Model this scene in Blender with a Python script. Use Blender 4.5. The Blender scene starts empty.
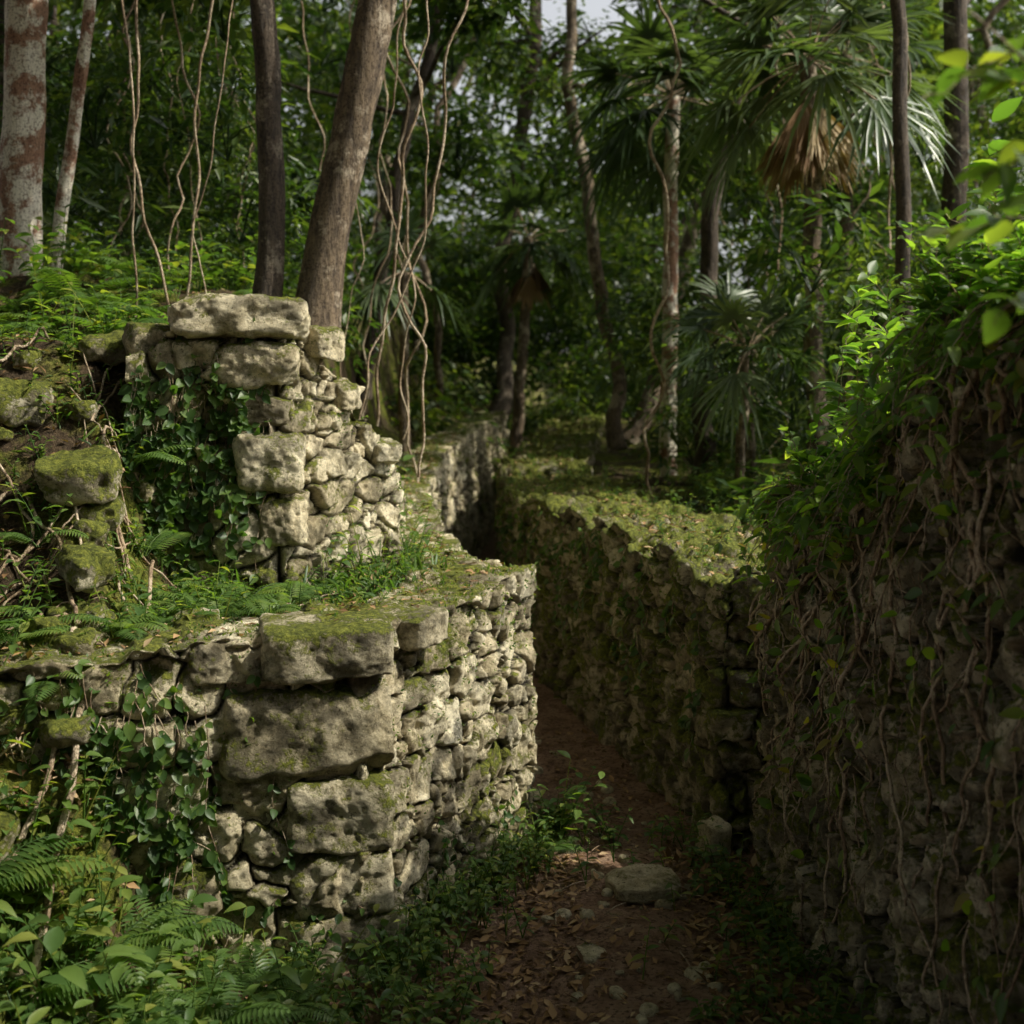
import bpy, math, numpy as np
from mathutils import Vector
rng=np.random.default_rng(7)
sc=bpy.context.scene
R=math.radians
# ------------------------------------------------------------ helpers
def ss(a,b,x):
    t=np.clip((x-a)/(b-a),0,1); return t*t*(3-2*t)
def hsh(a,b,s=0.0):
    v=np.sin(a*127.1+b*311.7+s*74.7+0.137)*43758.5453
    return v-np.floor(v)
def vnoise(p):
    i=np.floor(p); f=p-i; f=f*f*(3-2*f); out=0
    def hh(x,y,z):
        v=np.sin(x*127.1+y*311.7+z*74.7)*43758.5453
        return v-np.floor(v)
    for a in (0,1):
        wx=f[:,0] if a else 1-f[:,0]
        for b in (0,1):
            wy=f[:,1] if b else 1-f[:,1]
            for c in (0,1):
                wz=f[:,2] if c else 1-f[:,2]
                out=out+wx*wy*wz*hh(i[:,0]+a,i[:,1]+b,i[:,2]+c)
    return out*2-1
def fbm(p,o=4):
    s=0;a=1.;t=0
    for k in range(o):
        s=s+a*vnoise(p*(2.03**k)+k*17.3); t+=a; a*=.5
    return s/t
def nrm(v):
    return v/np.maximum(np.linalg.norm(v,axis=-1,keepdims=True),1e-9)
def make_mesh(name,V,F,attrs=None,smooth=True):
    me=bpy.data.meshes.new(name)
    V=np.ascontiguousarray(V,dtype=np.float32);F=np.ascontiguousarray(F,dtype=np.int32)
    me.vertices.add(len(V)); me.vertices.foreach_set('co',V.ravel())
    me.loops.add(F.size); me.loops.foreach_set('vertex_index',F.ravel())
    me.polygons.add(len(F)); me.polygons.foreach_set('loop_start',np.arange(0,F.size,4,dtype=np.int32))
    me.polygons.foreach_set('use_smooth',np.full(len(F),smooth))
    me.update(calc_edges=True)
    for k,a in (attrs or {}).items():
        at=me.attributes.new(k,'FLOAT','POINT'); at.data.foreach_set('value',np.ascontiguousarray(a,dtype=np.float32))
    return me
def obj(name,me,mat=None,parent=None):
    o=bpy.data.objects.new(name,me); sc.collection.objects.link(o)
    if mat and me is not None and len(me.materials)==0: me.materials.append(mat)
    if parent: o.parent=parent
    return o
class Acc:
    def __init__(s): s.V=[];s.F=[];s.R=[];s.n=0
    def add(s,V,F,r):
        s.V.append(V);s.F.append(F+s.n);s.R.append(r);s.n+=len(V)
    def mesh(s,name):
        return make_mesh(name,np.concatenate(s.V),np.concatenate(s.F),{'rnd':np.concatenate(s.R)})
    def obj(s,name,mat,parent=None): return obj(name,s.mesh(name),mat,parent)
def tmpl(ts,ws,fold=.25,wav=0):
    V=[];F=[]
    for i,(t,w) in enumerate(zip(ts,ws)):
        z=math.sin(i*1.7)*wav
        V+=[(-w/2,t,abs(w)*fold*.5+z),(0,t,0),(w/2,t,abs(w)*fold*.5-z)]
    for i in range(len(ts)-1):
        a=i*3; F+=[(a,a+1,a+4,a+3),(a+1,a+2,a+5,a+4)]
    return np.array(V),np.array(F)
T_DET=tmpl([0,.1,.28,.5,.72,.9,1],[.04,.5,.95,1,.72,.3,.02],.35,.02)
T_SIM=tmpl([0,.4,1],[.06,1,.04],.4)
T_LIN=tmpl([0,.15,.7,1],[.35,1,.75,.03],.5)
T_CARD=(np.array([(0,0,0),(.5,.45,.06),(0,1,0),(-.5,.45,.06)]),np.array([(0,1,2,3)]))
def leaves(acc,P,D,N,L,W,droop=0.,T=T_SIM,r=None):
    n=len(P)
    if n==0: return
    L=np.broadcast_to(L,n).astype(float);W=np.broadcast_to(W,n).astype(float);droop=np.broadcast_to(droop,n).astype(float)
    D=nrm(D);X=nrm(np.cross(D,N)+1e-6);Nn=np.cross(X,D)
    tv,tf=T;m=len(tv)
    V=P[:,None,:]+tv[None,:,0,None]*(W[:,None,None]*X[:,None,:])+tv[None,:,1,None]*(L[:,None,None]*D[:,None,:])+tv[None,:,2,None]*(W[:,None,None]*Nn[:,None,:])
    V[:,:,2]-=droop[:,None]*L[:,None]*tv[None,:,1]**2
    F=(tf[None]+(np.arange(n)*m)[:,None,None]).reshape(-1,4)
    if r is None: r=rng.random(n)
    acc.add(V.reshape(-1,3),F,np.repeat(r,m))
def tube(acc,P,rad,k=6,r=None,rough=0.,caps=False):
    P=np.asarray(P,float);n=len(P);rad=np.broadcast_to(rad,n).astype(float)
    T=nrm(np.gradient(P,axis=0))
    up=np.array([0.31,.12,.94]) if abs(T[:,2]).mean()<.7 else np.array([.9,.4,.05])
    A=nrm(np.cross(T,up));B=np.cross(T,A)
    th=np.arange(k)/k*2*np.pi
    rr=rad[:,None]*np.ones((1,k))
    if rough>0:
        rr=rr*(1+rough*(hsh(np.arange(n)[:,None]*.37,th[None]*3.,1.)-.5)) 
    V=P[:,None]+rr[:,:,None]*(np.cos(th)[None,:,None]*A[:,None]+np.sin(th)[None,:,None]*B[:,None])
    i=np.arange(n-1)[:,None]*k;j=np.arange(k)[None];j2=(j+1)%k
    F=np.stack([i+j,i+j2,i+k+j2,i+k+j],-1).reshape(-1,4)
    acc.add(V.reshape(-1,3),F,np.full(n*k,rng.random() if r is None else r))
def smooth_path(pts,n=40,wig=0.,fr=3.):
    pts=np.array(pts,float);d=np.r_[0,np.cumsum(np.linalg.norm(np.diff(pts,axis=0),axis=1))]
    u=np.linspace(0,d[-1],n)
    Q=np.stack([np.interp(u,d,pts[:,k]) for k in range(3)],1)
    w=max(1,n//(len(pts)*2+1))
    if w>1:
        K=np.ones(2*w+1)/(2*w+1)
        Qp=np.pad(Q,((w,w),(0,0)),mode='reflect',reflect_type='odd')
        Q=np.stack([np.convolve(Qp[:,k],K,'valid') for k in range(3)],1)
    if wig>0:
        s=rng.random(3)*100
        for k in range(3):
            pp=np.stack([u*fr+s[k],np.full(n,s[k]),np.zeros(n)],1)
            Q[:,k]+=wig*fbm(pp,2)*(1 if k<2 else .3)
    return Q
# ------------------------------------------------------------ materials
def newmat(name):
    m=bpy.data.materials.new(name);m.use_nodes=True;nt=m.node_tree;nt.nodes.clear()
    return m,nt,nt.nodes,nt.links
def ramp(ns,ls,src,stops):
    r=ns.new('ShaderNodeValToRGB');e=r.color_ramp.elements
    while len(e)<len(stops): e.new(.5)
    for i,(p,c) in enumerate(stops):
        e[i].position=p;e[i].color=(*c,1) if len(c)==3 else c
    ls.new(src,r.inputs[0]);return r.outputs[0]
def noise(ns,ls,co,scale,det=4,rough=.6):
    n=ns.new('ShaderNodeTexNoise');n.inputs['Scale'].default_value=scale;n.inputs['Detail'].default_value=det;n.inputs['Roughness'].default_value=rough
    if co is not None: ls.new(co,n.inputs['Vector'])
    return n.outputs['Fac']
def mth(ns,ls,op,a,b=None,c=None,clamp=False):
    m=ns.new('ShaderNodeMath');m.operation=op;m.use_clamp=clamp
    for i,x in enumerate((a,b,c)):
        if x is None: continue
        if isinstance(x,(int,float)): m.inputs[i].default_value=x
        else: ls.new(x,m.inputs[i])
    return m.outputs[0]
def mix(ns,ls,f,a,b,mode='MIX'):
    m=ns.new('ShaderNodeMix');m.data_type='RGBA';m.blend_type=mode
    for s,x in ((0,f),(6,a),(7,b)):
        if isinstance(x,(int,float)): m.inputs[s].default_value=x
        elif isinstance(x,tuple): m.inputs[s].default_value=(*x,1)
        else: ls.new(x,m.inputs[s])
    return m.outputs[2]
def leaf_mat(name,stops,trans=.35,rough=.42,tcol=2.0,spec=.4):
    m,nt,ns,ls=newmat(name)
    at=ns.new('ShaderNodeAttribute');at.attribute_name='rnd'
    oi=ns.new('ShaderNodeObjectInfo')
    f=mth(ns,ls,'MULTIPLY_ADD',oi.outputs['Random'],.35,mth(ns,ls,'MULTIPLY',at.outputs['Fac'],.75),True)
    col=ramp(ns,ls,f,stops)
    p=ns.new('ShaderNodeBsdfPrincipled');ls.new(col,p.inputs['Base Color']);p.inputs['Roughness'].default_value=rough;p.inputs['Specular IOR Level'].default_value=spec
    out=ns.new('ShaderNodeOutputMaterial')
    if trans>0:
        t=ns.new('ShaderNodeBsdfTranslucent')
        ls.new(mix(ns,ls,1.,col,(tcol*1.15,tcol*1.25,tcol*.35),'MULTIPLY'),t.inputs['Color'])
        mx=ns.new('ShaderNodeMixShader');mx.inputs[0].default_value=trans
        ls.new(p.outputs[0],mx.inputs[1]);ls.new(t.outputs[0],mx.inputs[2]);ls.new(mx.outputs[0],out.inputs[0])
    else: ls.new(p.outputs[0],out.inputs[0])
    return m
M_forest=leaf_mat('forest_leaf',[(0,(.016,.034,.012)),(.5,(.04,.076,.022)),(1,(.13,.165,.042))],trans=.36,tcol=2.2)
M_herb=leaf_mat('herb_leaf',[(0,(.035,.078,.024)),(.5,(.07,.13,.034)),(.85,(.13,.2,.045)),(1,(.22,.24,.055))],trans=.42)
M_vine=leaf_mat('vine_leaf',[(0,(.04,.085,.025)),(.6,(.095,.17,.04)),(.93,(.17,.24,.05)),(1,(.25,.22,.05))],trans=.5,tcol=2.4)
M_fern=leaf_mat('fern_leaf',[(0,(.04,.085,.024)),(.6,(.085,.15,.036)),(1,(.16,.21,.045))],trans=.42)
M_palm=leaf_mat('palm_leaf',[(0,(.045,.075,.035)),(.6,(.075,.115,.055)),(1,(.15,.19,.10))],trans=.28,rough=.32,tcol=1.8,spec=.45)
M_dead=leaf_mat('dead_leaf',[(0,(.07,.042,.025)),(.4,(.20,.115,.055)),(.75,(.38,.24,.12)),(1,(.58,.46,.30))],trans=.12,rough=.7,tcol=1.2,spec=.2)
def stone_mat(name,moss=.5,pale=1.,stain=.6,nz=.16,lo=.3):
    m,nt,ns,ls=newmat(name)
    geo=ns.new('ShaderNodeNewGeometry');P=geo.outputs['Position']
    a=ns.new('ShaderNodeAttribute');a.attribute_name='rnd'
    e=ns.new('ShaderNodeAttribute');e.attribute_name='edge'
    k=pale
    base=ramp(ns,ls,a.outputs['Fac'],[(0,(.50*k,.43*k,.29*k)),(.4,(.75*k,.66*k,.465*k)),(1,(.87*k,.80*k,.61*k))])
    n1=noise(ns,ls,P,11,9,.75)
    base=mix(ns,ls,1.,base,ramp(ns,ls,n1,[(.32,(lo,lo*.93,lo*.76)),(.43,(.75,.72,.64)),(.54,(1.1,1.09,1.06))]),'MULTIPLY')
    n0=noise(ns,ls,P,3.6,9,.72)
    base=mix(ns,ls,mth(ns,ls,'MULTIPLY',ramp(ns,ls,n0,[(.48,(0,0,0)),(.56,(1,1,1))]),stain),base,(.07,.06,.034))
    n4=noise(ns,ls,P,60,5,.75)
    base=mix(ns,ls,ramp(ns,ls,n4,[(.34,(1,1,1)),(.44,(0,0,0))]),base,mix(ns,ls,1.,base,(.26,.23,.18),'MULTIPLY'))
    sep=ns.new('ShaderNodeSeparateXYZ');ls.new(geo.outputs['Normal'],sep.inputs[0])
    n2=noise(ns,ls,P,3.4,8,.72);n3=noise(ns,ls,P,42,5,.75)
    mf=mth(ns,ls,'ADD',mth(ns,ls,'MULTIPLY_ADD',sep.outputs['Z'],nz,n2),mth(ns,ls,'MULTIPLY',mth(ns,ls,'SUBTRACT',n3,.5),.5))
    thr=.70-.22*moss
    mf=ramp(ns,ls,mf,[(thr,(0,0,0)),(thr+.09,(1,1,1))])
    mcol=ramp(ns,ls,n3,[(.33,(.035,.042,.008)),(.5,(.13,.15,.02)),(.66,(.31,.32,.05))])
    base=mix(ns,ls,mf,base,mcol)
    base=mix(ns,ls,ramp(ns,ls,e.outputs['Fac'],[(.015,(1,1,1)),(.08,(0,0,0))]),base,(.022,.017,.010))
    p=ns.new('ShaderNodeBsdfPrincipled');ls.new(base,p.inputs['Base Color']);p.inputs['Roughness'].default_value=.85;p.inputs['Specular IOR Level'].default_value=.3
    h=mth(ns,ls,'ADD',mth(ns,ls,'MULTIPLY',noise(ns,ls,P,24,9,.8),1.),mth(ns,ls,'MULTIPLY',mth(ns,ls,'MULTIPLY',n3,mf),.7))
    b=ns.new('ShaderNodeBump');b.inputs['Strength'].default_value=1.;b.inputs['Distance'].default_value=.035;ls.new(h,b.inputs['Height']);ls.new(b.outputs[0],p.inputs['Normal'])
    out=ns.new('ShaderNodeOutputMaterial');ls.new(p.outputs[0],out.inputs[0]);return m
M_stone=stone_mat('limestone_mossy',.6,1.08,.62)
M_stoneR=stone_mat('limestone_dark_mossy',.76,.92,.68,.2)
M_stoneM=stone_mat('limestone_passage_mossy',.92,.72,.8,.18)
M_rock=stone_mat('rock_mossy',1.1,.8,.75)
M_block=stone_mat('limestone_block',.66,.9,.74)
M_pale=stone_mat('path_limestone',.0,.9,.3)
def bark_mat(name,c1,c2,c3,th=.48):
    m,nt,ns,ls=newmat(name)
    geo=ns.new('ShaderNodeNewGeometry');mp=ns.new('ShaderNodeMapping');mp.inputs['Scale'].default_value=(1,1,.28);ls.new(geo.outputs['Position'],mp.inputs[0])
    n=noise(ns,ls,mp.outputs[0],20,7,.7);n2=noise(ns,ls,geo.outputs['Position'],5,7,.7);n3=noise(ns,ls,geo.outputs['Position'],60,3,.7)
    col=ramp(ns,ls,n,[(.35,c1),(.6,c2)])
    col=mix(ns,ls,ramp(ns,ls,n2,[(th,(0,0,0)),(th+.07,(1,1,1))]),col,c3)
    col=mix(ns,ls,ramp(ns,ls,n3,[(.38,(1,1,1)),(.5,(0,0,0))]),col,mix(ns,ls,1.,col,(.4,.36,.32),'MULTIPLY'))
    p=ns.new('ShaderNodeBsdfPrincipled');ls.new(col,p.inputs['Base Color']);p.inputs['Roughness'].default_value=.85
    b=ns.new('ShaderNodeBump');b.inputs['Strength'].default_value=1.;b.inputs['Distance'].default_value=.03;ls.new(n,b.inputs['Height']);ls.new(b.outputs[0],p.inputs['Normal'])
    out=ns.new('ShaderNodeOutputMaterial');ls.new(p.outputs[0],out.inputs[0]);return m
M_barkA=bark_mat('bark_pale',(.20,.09,.055),(.38,.22,.14),(.78,.72,.60),.45)
M_barkB=bark_mat('bark_brown',(.05,.034,.023),(.22,.16,.10),(.42,.35,.26),.52)
M_barkC=bark_mat('bark_dark',(.025,.018,.012),(.11,.08,.055),(.24,.20,.15),.55)
M_root=bark_mat('root_bark',(.17,.11,.065),(.42,.31,.20),(.52,.42,.3))
# ------------------------------------------------------------ ground
YL=[4.85,6.26,7.5,9.5,12.5,20,30];XL=[-.54,.14,-.3,-.6,-.6,-.05,.5]
YR=[1.6,3.2,4.37,5.6,6,10.7,13,20,27,60];XR=[1.65,1.37,1.2,1.06,.95,-.1,-.15,.5,1.2,2]
YU=[6.05,6.95,8,12,30];XU=[-1.05,-.6,-.75,-1.3,-1.5]
def G(x,y,detail=True):
    x=np.asarray(x,float);y=np.asarray(y,float)
    yF=4.85+.267*(np.clip(x,-2.6,-.3)+.54)
    d1=np.minimum(y-yF,np.interp(y,YL,XL)-x)
    h=1.17*ss(.12,.42,d1)
    sl=1.15*ss(-.75,.35,y-yF)*ss(-1.15,-1.6,x)*(y<8)
    h=np.maximum(h,sl)
    yUl=6.05+.15*(np.clip(x,-3,-.8)+1.05)
    d2=np.minimum(y-yUl,np.interp(y,YU,XU)-x)
    lim=np.interp(y,[6.1,6.9,8.5],[1.2,.45,.1])+.7*np.maximum(0,d2-.4)
    h2=np.minimum(1.25,lim)*ss(.12,.42,d2)
    h2=np.maximum(h2,1.15*ss(4.9,6.35,y)*ss(-1.5,-1.9,x))
    h=h+h2+.5*ss(6.5,9,y)*ss(-.9,-1.9,x)
    d3=x-np.interp(y,YR,XR)
    h=np.maximum(h,1.1*ss(.14,.5,d3))
    h=h+.65*ss(11,28,y)+3*ss(30,120,y)
    cor=np.exp(-np.abs(x-.45)*1.6)*(y<9)
    if detail:
        p=np.stack([x.ravel(),y.ravel(),np.zeros(x.size)],1)
        mound=ss(-1.2,-1.6,x)*(y<8)
        h=h+(fbm(p*1.7,4).reshape(x.shape)*.11+fbm(p*9+5,3).reshape(x.shape)*(.03+.05*mound))*(1-.65*cor)
    return h
def axis(lo,hi,step,far):
    a=list(np.arange(lo,hi,step));s=step;v=a[-1]
    while v<far: s*=1.22;v+=s;a.append(v)
    s=step;v=lo;b=[]
    while v>-far: s*=1.22;v-=s;b.append(v)
    return np.array(b[::-1]+a)
xs=axis(-3.6,2.6,.025,420);ys=axis(2.6,13,.03,420)
XX,YY=np.meshgrid(xs,ys);ZZ=G(XX,YY)
nx,ny=len(xs),len(ys)
i=np.arange(ny-1)[:,None]*nx+np.arange(nx-1)[None]
F=np.stack([i,i+1,i+nx+1,i+nx],-1).reshape(-1,4)
m,nt,ns,ls=newmat('forest_floor_dirt')
geo=ns.new('ShaderNodeNewGeometry');P_=geo.outputs['Position']
sp=ns.new('ShaderNodeSeparateXYZ');ls.new(P_,sp.inputs[0])
n1=noise(ns,ls,P_,6,8,.7);n2=noise(ns,ls,P_,2.2,6,.65);n3=noise(ns,ls,P_,45,5,.7)
dirt=ramp(ns,ls,n1,[(.3,(.17,.10,.065)),(.5,(.37,.235,.16)),(.7,(.56,.40,.29))])
dirt=mix(ns,ls,ramp(ns,ls,n3,[(.35,(1,1,1)),(.5,(0,0,0))]),dirt,(.09,.053,.035))
humus=ramp(ns,ls,n3,[(.35,(.035,.026,.017)),(.55,(.10,.07,.042)),(.7,(.20,.14,.085))])
hf=ramp(ns,ls,mth(ns,ls,'MULTIPLY_ADD',sp.outputs['Z'],.9,n1),[(.6,(0,0,0)),(.8,(1,1,1))])
c=mix(ns,ls,hf,dirt,humus)
mossc=ramp(ns,ls,n3,[(.3,(.04,.048,.01)),(.5,(.13,.15,.022)),(.66,(.31,.32,.05))])
mf=mth(ns,ls,'MULTIPLY',hf,ramp(ns,ls,n2,[(.44,(0,0,0)),(.56,(1,1,1))]))
c=mix(ns,ls,mf,c,mossc)
p=ns.new('ShaderNodeBsdfPrincipled');ls.new(c,p.inputs['Base Color']);p.inputs['Roughness'].default_value=.92;p.inputs['Specular IOR Level'].default_value=.15
b=ns.new('ShaderNodeBump');b.inputs['Strength'].default_value=1;b.inputs['Distance'].default_value=.05
ls.new(mth(ns,ls,'ADD',noise(ns,ls,P_,22,8,.75),mth(ns,ls,'MULTIPLY',n3,.5)),b.inputs['Height']);ls.new(b.outputs[0],p.inputs['Normal'])
o_=ns.new('ShaderNodeOutputMaterial');ls.new(p.outputs[0],o_.inputs[0])
obj('ground',make_mesh('ground',np.stack([XX.ravel(),YY.ravel(),ZZ.ravel()],1),F),m)
# ------------------------------------------------------------ walls
def voro(u,v,su,sv,seed,jit=.42):
    gu=u/su;gv=v/sv;iv=np.floor(gv)
    f1=np.full(u.shape,9.);f2=f1.copy();i1=np.zeros(u.shape);du1=i1.copy();dv1=i1.copy()
    for dv in (-1,0,1):
        row=iv+dv;off=hsh(row,seed*3.1,2.)*7
        wr=.7+.75*hsh(row,seed*1.7,5.)
        g=gu*wr+off;iu=np.floor(g)
        for du in (-2,-1,0,1,2):
            c=iu+du
            cx=c+.5+jit*(hsh(c,row,seed)*2-1);cy=row+.5+.36*(hsh(c,row,seed+9)*2-1)
            dx=(cx-g);dy=(cy-gv)
            ax=.7+.6*hsh(c,row,seed+4)
            d=(np.abs(dx/ax)**3.2+np.abs(dy/(1.6-.6*ax))**3.2)**(1/3.2)
            a=d<f1
            f2=np.where(a,f1,np.minimum(f2,d))
            i1=np.where(a,c*13.7+row*7.31,i1);du1=np.where(a,dx,du1);dv1=np.where(a,dy,dv1)
            f1=np.where(a,d,f1)
    return f2-f1,i1,du1,dv1
def wall(name,outer,inner,top,base,step,cells,mat,batter=.05,depth=.05,seed=1,crumble=.06,topamp=.35,back=.5,sliver=.7):
    outer=np.array(outer,float);inner=np.array(inner,float)
    sl=np.r_[0,np.cumsum(np.linalg.norm(np.diff(outer,axis=0),axis=1))]
    nu=int(sl[-1]/step);u=np.linspace(0,sl[-1],nu)
    O=np.stack([np.interp(u,sl,outer[:,k]) for k in (0,1)],1)
    I=np.stack([np.interp(u,sl,inner[:,k]) for k in (0,1)],1)
    w=max(1,int(.05/step));K=np.ones(2*w+1)/(2*w+1)
    O=np.stack([np.convolve(np.pad(O[:,k],w,mode='reflect',reflect_type='odd'),K,'valid') for k in (0,1)],1)
    tz=np.interp(u,[t[0] for t in top],[t[1] for t in top])
    tz=tz+crumble*(hsh(np.floor(u/.19+.3*np.sin(u*3)),seed,3.)-.5)+crumble*.7*(hsh(np.floor(u/.47),seed,6.)-.5)
    K2=np.ones(5)/5;tz=np.convolve(np.pad(tz,2,mode='edge'),K2,'valid')
    wid=np.linalg.norm(I-O,axis=1);inw=(I-O)/wid[:,None]
    H=tz.max()-base;nf=int(H/step);nt_=max(6,int(wid.max()/step/1.3));nb=max(4,int(back/step/2.5))
    t=np.linspace(0,1,nf)[None]
    zf=base+(tz[:,None]-base)*t
    Pf=np.concatenate([O[:,None,:]+inw[:,None,:]*(batter*(zf-base)/H)[:,:,None],zf[:,:,None]],2)
    tt=np.linspace(0,1,nt_+1)[None,1:]
    off=(batter+(wid[:,None]-batter)*tt)
    Pt=np.concatenate([O[:,None,:]+inw[:,None,:]*off[:,:,None],np.repeat(tz[:,None,None],nt_,1)],2)
    tb=np.linspace(0,1,nb+1)[None,1:]*np.ones((nu,1))
    Pb=np.concatenate([np.repeat(I[:,None,:],nb,1),(tz[:,None]-back*tb)[:,:,None]],2)
    P=np.concatenate([Pf,Pt,Pb],1);nv=P.shape[1]
    U=np.repeat(u[:,None],nv,1)
    Vv=np.concatenate([zf,tz[:,None]+off-batter,tz[:,None]+off[:,-1:]+back*tb],1)
    gu_=np.gradient(P,axis=0);gv_=np.gradient(P,axis=1)
    N=nrm(np.cross(gu_,gv_))
    s=max(1,int(.035/step))
    for ax in (0,1):
        pad=[(0,0)]*3;pad[ax]=(s,s)
        Np=np.pad(N,pad,mode='edge');cs=np.cumsum(Np,axis=ax)
        cs=np.concatenate([np.zeros_like(np.take(cs,[0],ax)),cs],ax)
        L=N.shape[ax];N=(np.take(cs,np.arange(2*s+1,2*s+1+L),ax)-np.take(cs,np.arange(0,L),ax))/(2*s+1)
    N=nrm(N)
    outw=-inw;
    flip=(N[:,nf//2,:2]*outw).sum()<0
    if flip: N=-N
    pf=P.reshape(-1,3);uf=U.ravel();vf=Vv.ravel()
    wu=uf+.035*fbm(pf*5+seed,3)+.01*vnoise(pf*24);wv=vf+.035*fbm(pf*5+50+seed,3)+.01*vnoise(pf*24+9)
    edge=np.zeros(len(pf));cid=edge.copy();du=edge.copy();dv=edge.copy()
    for (ua,ub,su,sv) in cells:
        mk=(uf>=ua)&(uf<ub)
        e,c,a,b_=voro(wu[mk],wv[mk],su,sv,seed+ua)
        e2,c2,a2,b2=voro(wu[mk]+3.3,wv[mk]+1.7,su*.5,sv*.62,seed+ua+5)
        sub=hsh(c,8.,1.)>sliver
        c=np.where(sub,c+c2*.013,c);e=np.where(sub,np.minimum(e,e2*.7),e)
        if len(cells)>1:
            dsm=np.minimum(np.abs(uf[mk]-ua) if ua>0 else 9,np.abs(uf[mk]-ub))/su
            e=np.minimum(e,dsm*.6)
        edge[mk]=e;cid[mk]=c+ua*31;du[mk]=a;dv[mk]=b_
    r1=hsh(cid,1.,1.);r2=hsh(cid,2.,1.)-.5;r3=hsh(cid,3.,1.)-.5;r4=hsh(cid,4.,1.);r5=hsh(cid,5.,2.)-.5;r7=hsh(cid,7.,2.)-.5
    body=np.clip(edge/.13,0,1)**.6
    topf=ss(.5,.85,N.reshape(-1,3)[:,2])
    amp=(1-topf*(1-topamp))
    facet=np.minimum(np.minimum(r2*du+r3*dv,(r5*du+r7*dv)+.1),(r3*du-r5*dv)+.14)
    disp=depth*(body*(.6+.9*r1)-.8)+depth*2.1*facet*body+depth*.42*fbm(pf*19,4)+depth*.7*fbm(pf*3.1+seed,3)
    disp+=-depth*.7*np.maximum(0,fbm(pf*9+31,4)-.12)*2.2
    disp*=amp
    miss=(r4>.95);disp=np.where(miss,disp-depth*.9*body*amp,disp)
    Q=pf+N.reshape(-1,3)*disp[:,None]
    i=np.arange(nu-1)[:,None]*nv+np.arange(nv-1)[None]
    F=np.stack([i,i+nv,i+nv+1,i+1],-1).reshape(-1,4)
    if flip: F=F[:,::-1]
    ed=np.maximum(edge,topf*.2)
    me=make_mesh(name,Q,F,{'rnd':hsh(cid,6.,1.),'edge':ed})
    o=obj(name,me,mat)
    return o,Q.reshape(nu,nv,3),N,nf,u
wL1,QL1,NL1,nfL1,uL1=wall('terrace_stone_wall',
 [(-2.3,4.38),(-.54,4.85),(.14,6.26),(-.3,7.5),(-.6,9.5),(-.6,12.5),(-.05,20)],[(-2.2,4.9),(-.85,5.3),(-.35,6.35),(-.8,7.5),(-1.0,9.5),(-1.,12.5),(-.55,20)],
 [(0,1.2),(3.39,1.26),(4.7,1.2),(6.7,1.4),(9.7,1.5),(17,1.7)],-.12,.0088,[(0,1.75,.27,.19),(1.75,30,.17,.165)],M_stone,seed=3,depth=.048)
wL2,QL2,NL2,nfL2,uL2=wall('upper_stone_wall',
 [(-1.8,5.92),(-1.05,6.05),(-.6,6.95),(-.72,8.2)],[(-1.75,6.4),(-1.42,6.5),(-1.0,7.05),(-1.1,8.2)],
 [(0,2.3),(.74,2.5),(.95,2.42),(1.2,2.2),(1.45,2.05),(1.77,1.72),(3,1.45)],1.0,.0088,[(0,.72,.22,.17),(.72,9,.16,.14)],M_stone,seed=8,depth=.048,crumble=.12)
wR,QR,NR,nfR,uR=wall('vine_covered_stone_wall',
 [(1.65,1.6),(1.37,3.2),(1.2,4.37),(1.06,5.6),(1.4,5.8)],[(2.15,1.6),(1.9,3.2),(1.75,4.3),(1.65,5.2),(1.75,5.3)],
 [(0,2.5),(2.4,2.45),(2.8,2.1),(3.2,1.78),(4.6,1.68)],-.12,.0088,[(0,20,.12,.19)],M_stoneR,seed=14,depth=.065,batter=.13,crumble=.1)
wM,QM,NM,nfM,uM=wall('ruined_passage_stone_wall',
 [(1.32,5.97),(.95,6.0),(-.1,10.7),(-.15,13),(.5,20),(1.2,27)],[(1.75,6.25),(1.65,6.6),(.75,11),(.75,13.2),(1.4,20),(2.1,27)],
 [(0,1.27),(5.2,1.28),(7.5,1.32),(14.5,1.5),(22,1.8)],-.12,.014,[(0,30,.18,.16)],M_stoneM,seed=21,depth=.06,crumble=.09,topamp=.75)
def rock_data(size,seed,n=11,p=5.,rough=.06,cuts=9,cr=(.66,.86)):
    g=np.linspace(-1,1,n);A,B=np.meshgrid(g,g);A=A.ravel();B=B.ravel();C=np.ones_like(A)
    V=[];F=[];k=0
    i=np.arange(n-1)[:,None]*n+np.arange(n-1)[None];f=np.stack([i,i+1,i+n+1,i+n],-1).reshape(-1,4)
    for ax in range(3):
        for sg in (1,-1):
            co=[None]*3;co[ax]=C*sg;co[(ax+1)%3]=A*sg;co[(ax+2)%3]=B
            V.append(np.stack(co,1));F.append(f+k);k+=n*n
    V=np.concatenate(V);F=np.concatenate(F)
    V=V/((np.abs(V)**p).sum(1)**(1/p))[:,None]
    g_=np.random.default_rng(seed)
    for c in range(cuts):
        nn=nrm(g_.normal(size=3));sup=np.abs(nn).sum();d=sup*g_.uniform(*cr)
        V=V-np.maximum(V@nn-d,0)[:,None]*nn
    S=np.array(size)/2;W=V*S
    nd=nrm(V)
    m=min(size)
    W=W+nd*(fbm(W/m*.9+seed*5.3,3)*m*rough*1.6+fbm(W*14+seed,4)*rough*.35-np.maximum(0,fbm(W*9+seed*3,3)-.12)*m*rough*2)[:,None]
    return W,F
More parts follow.
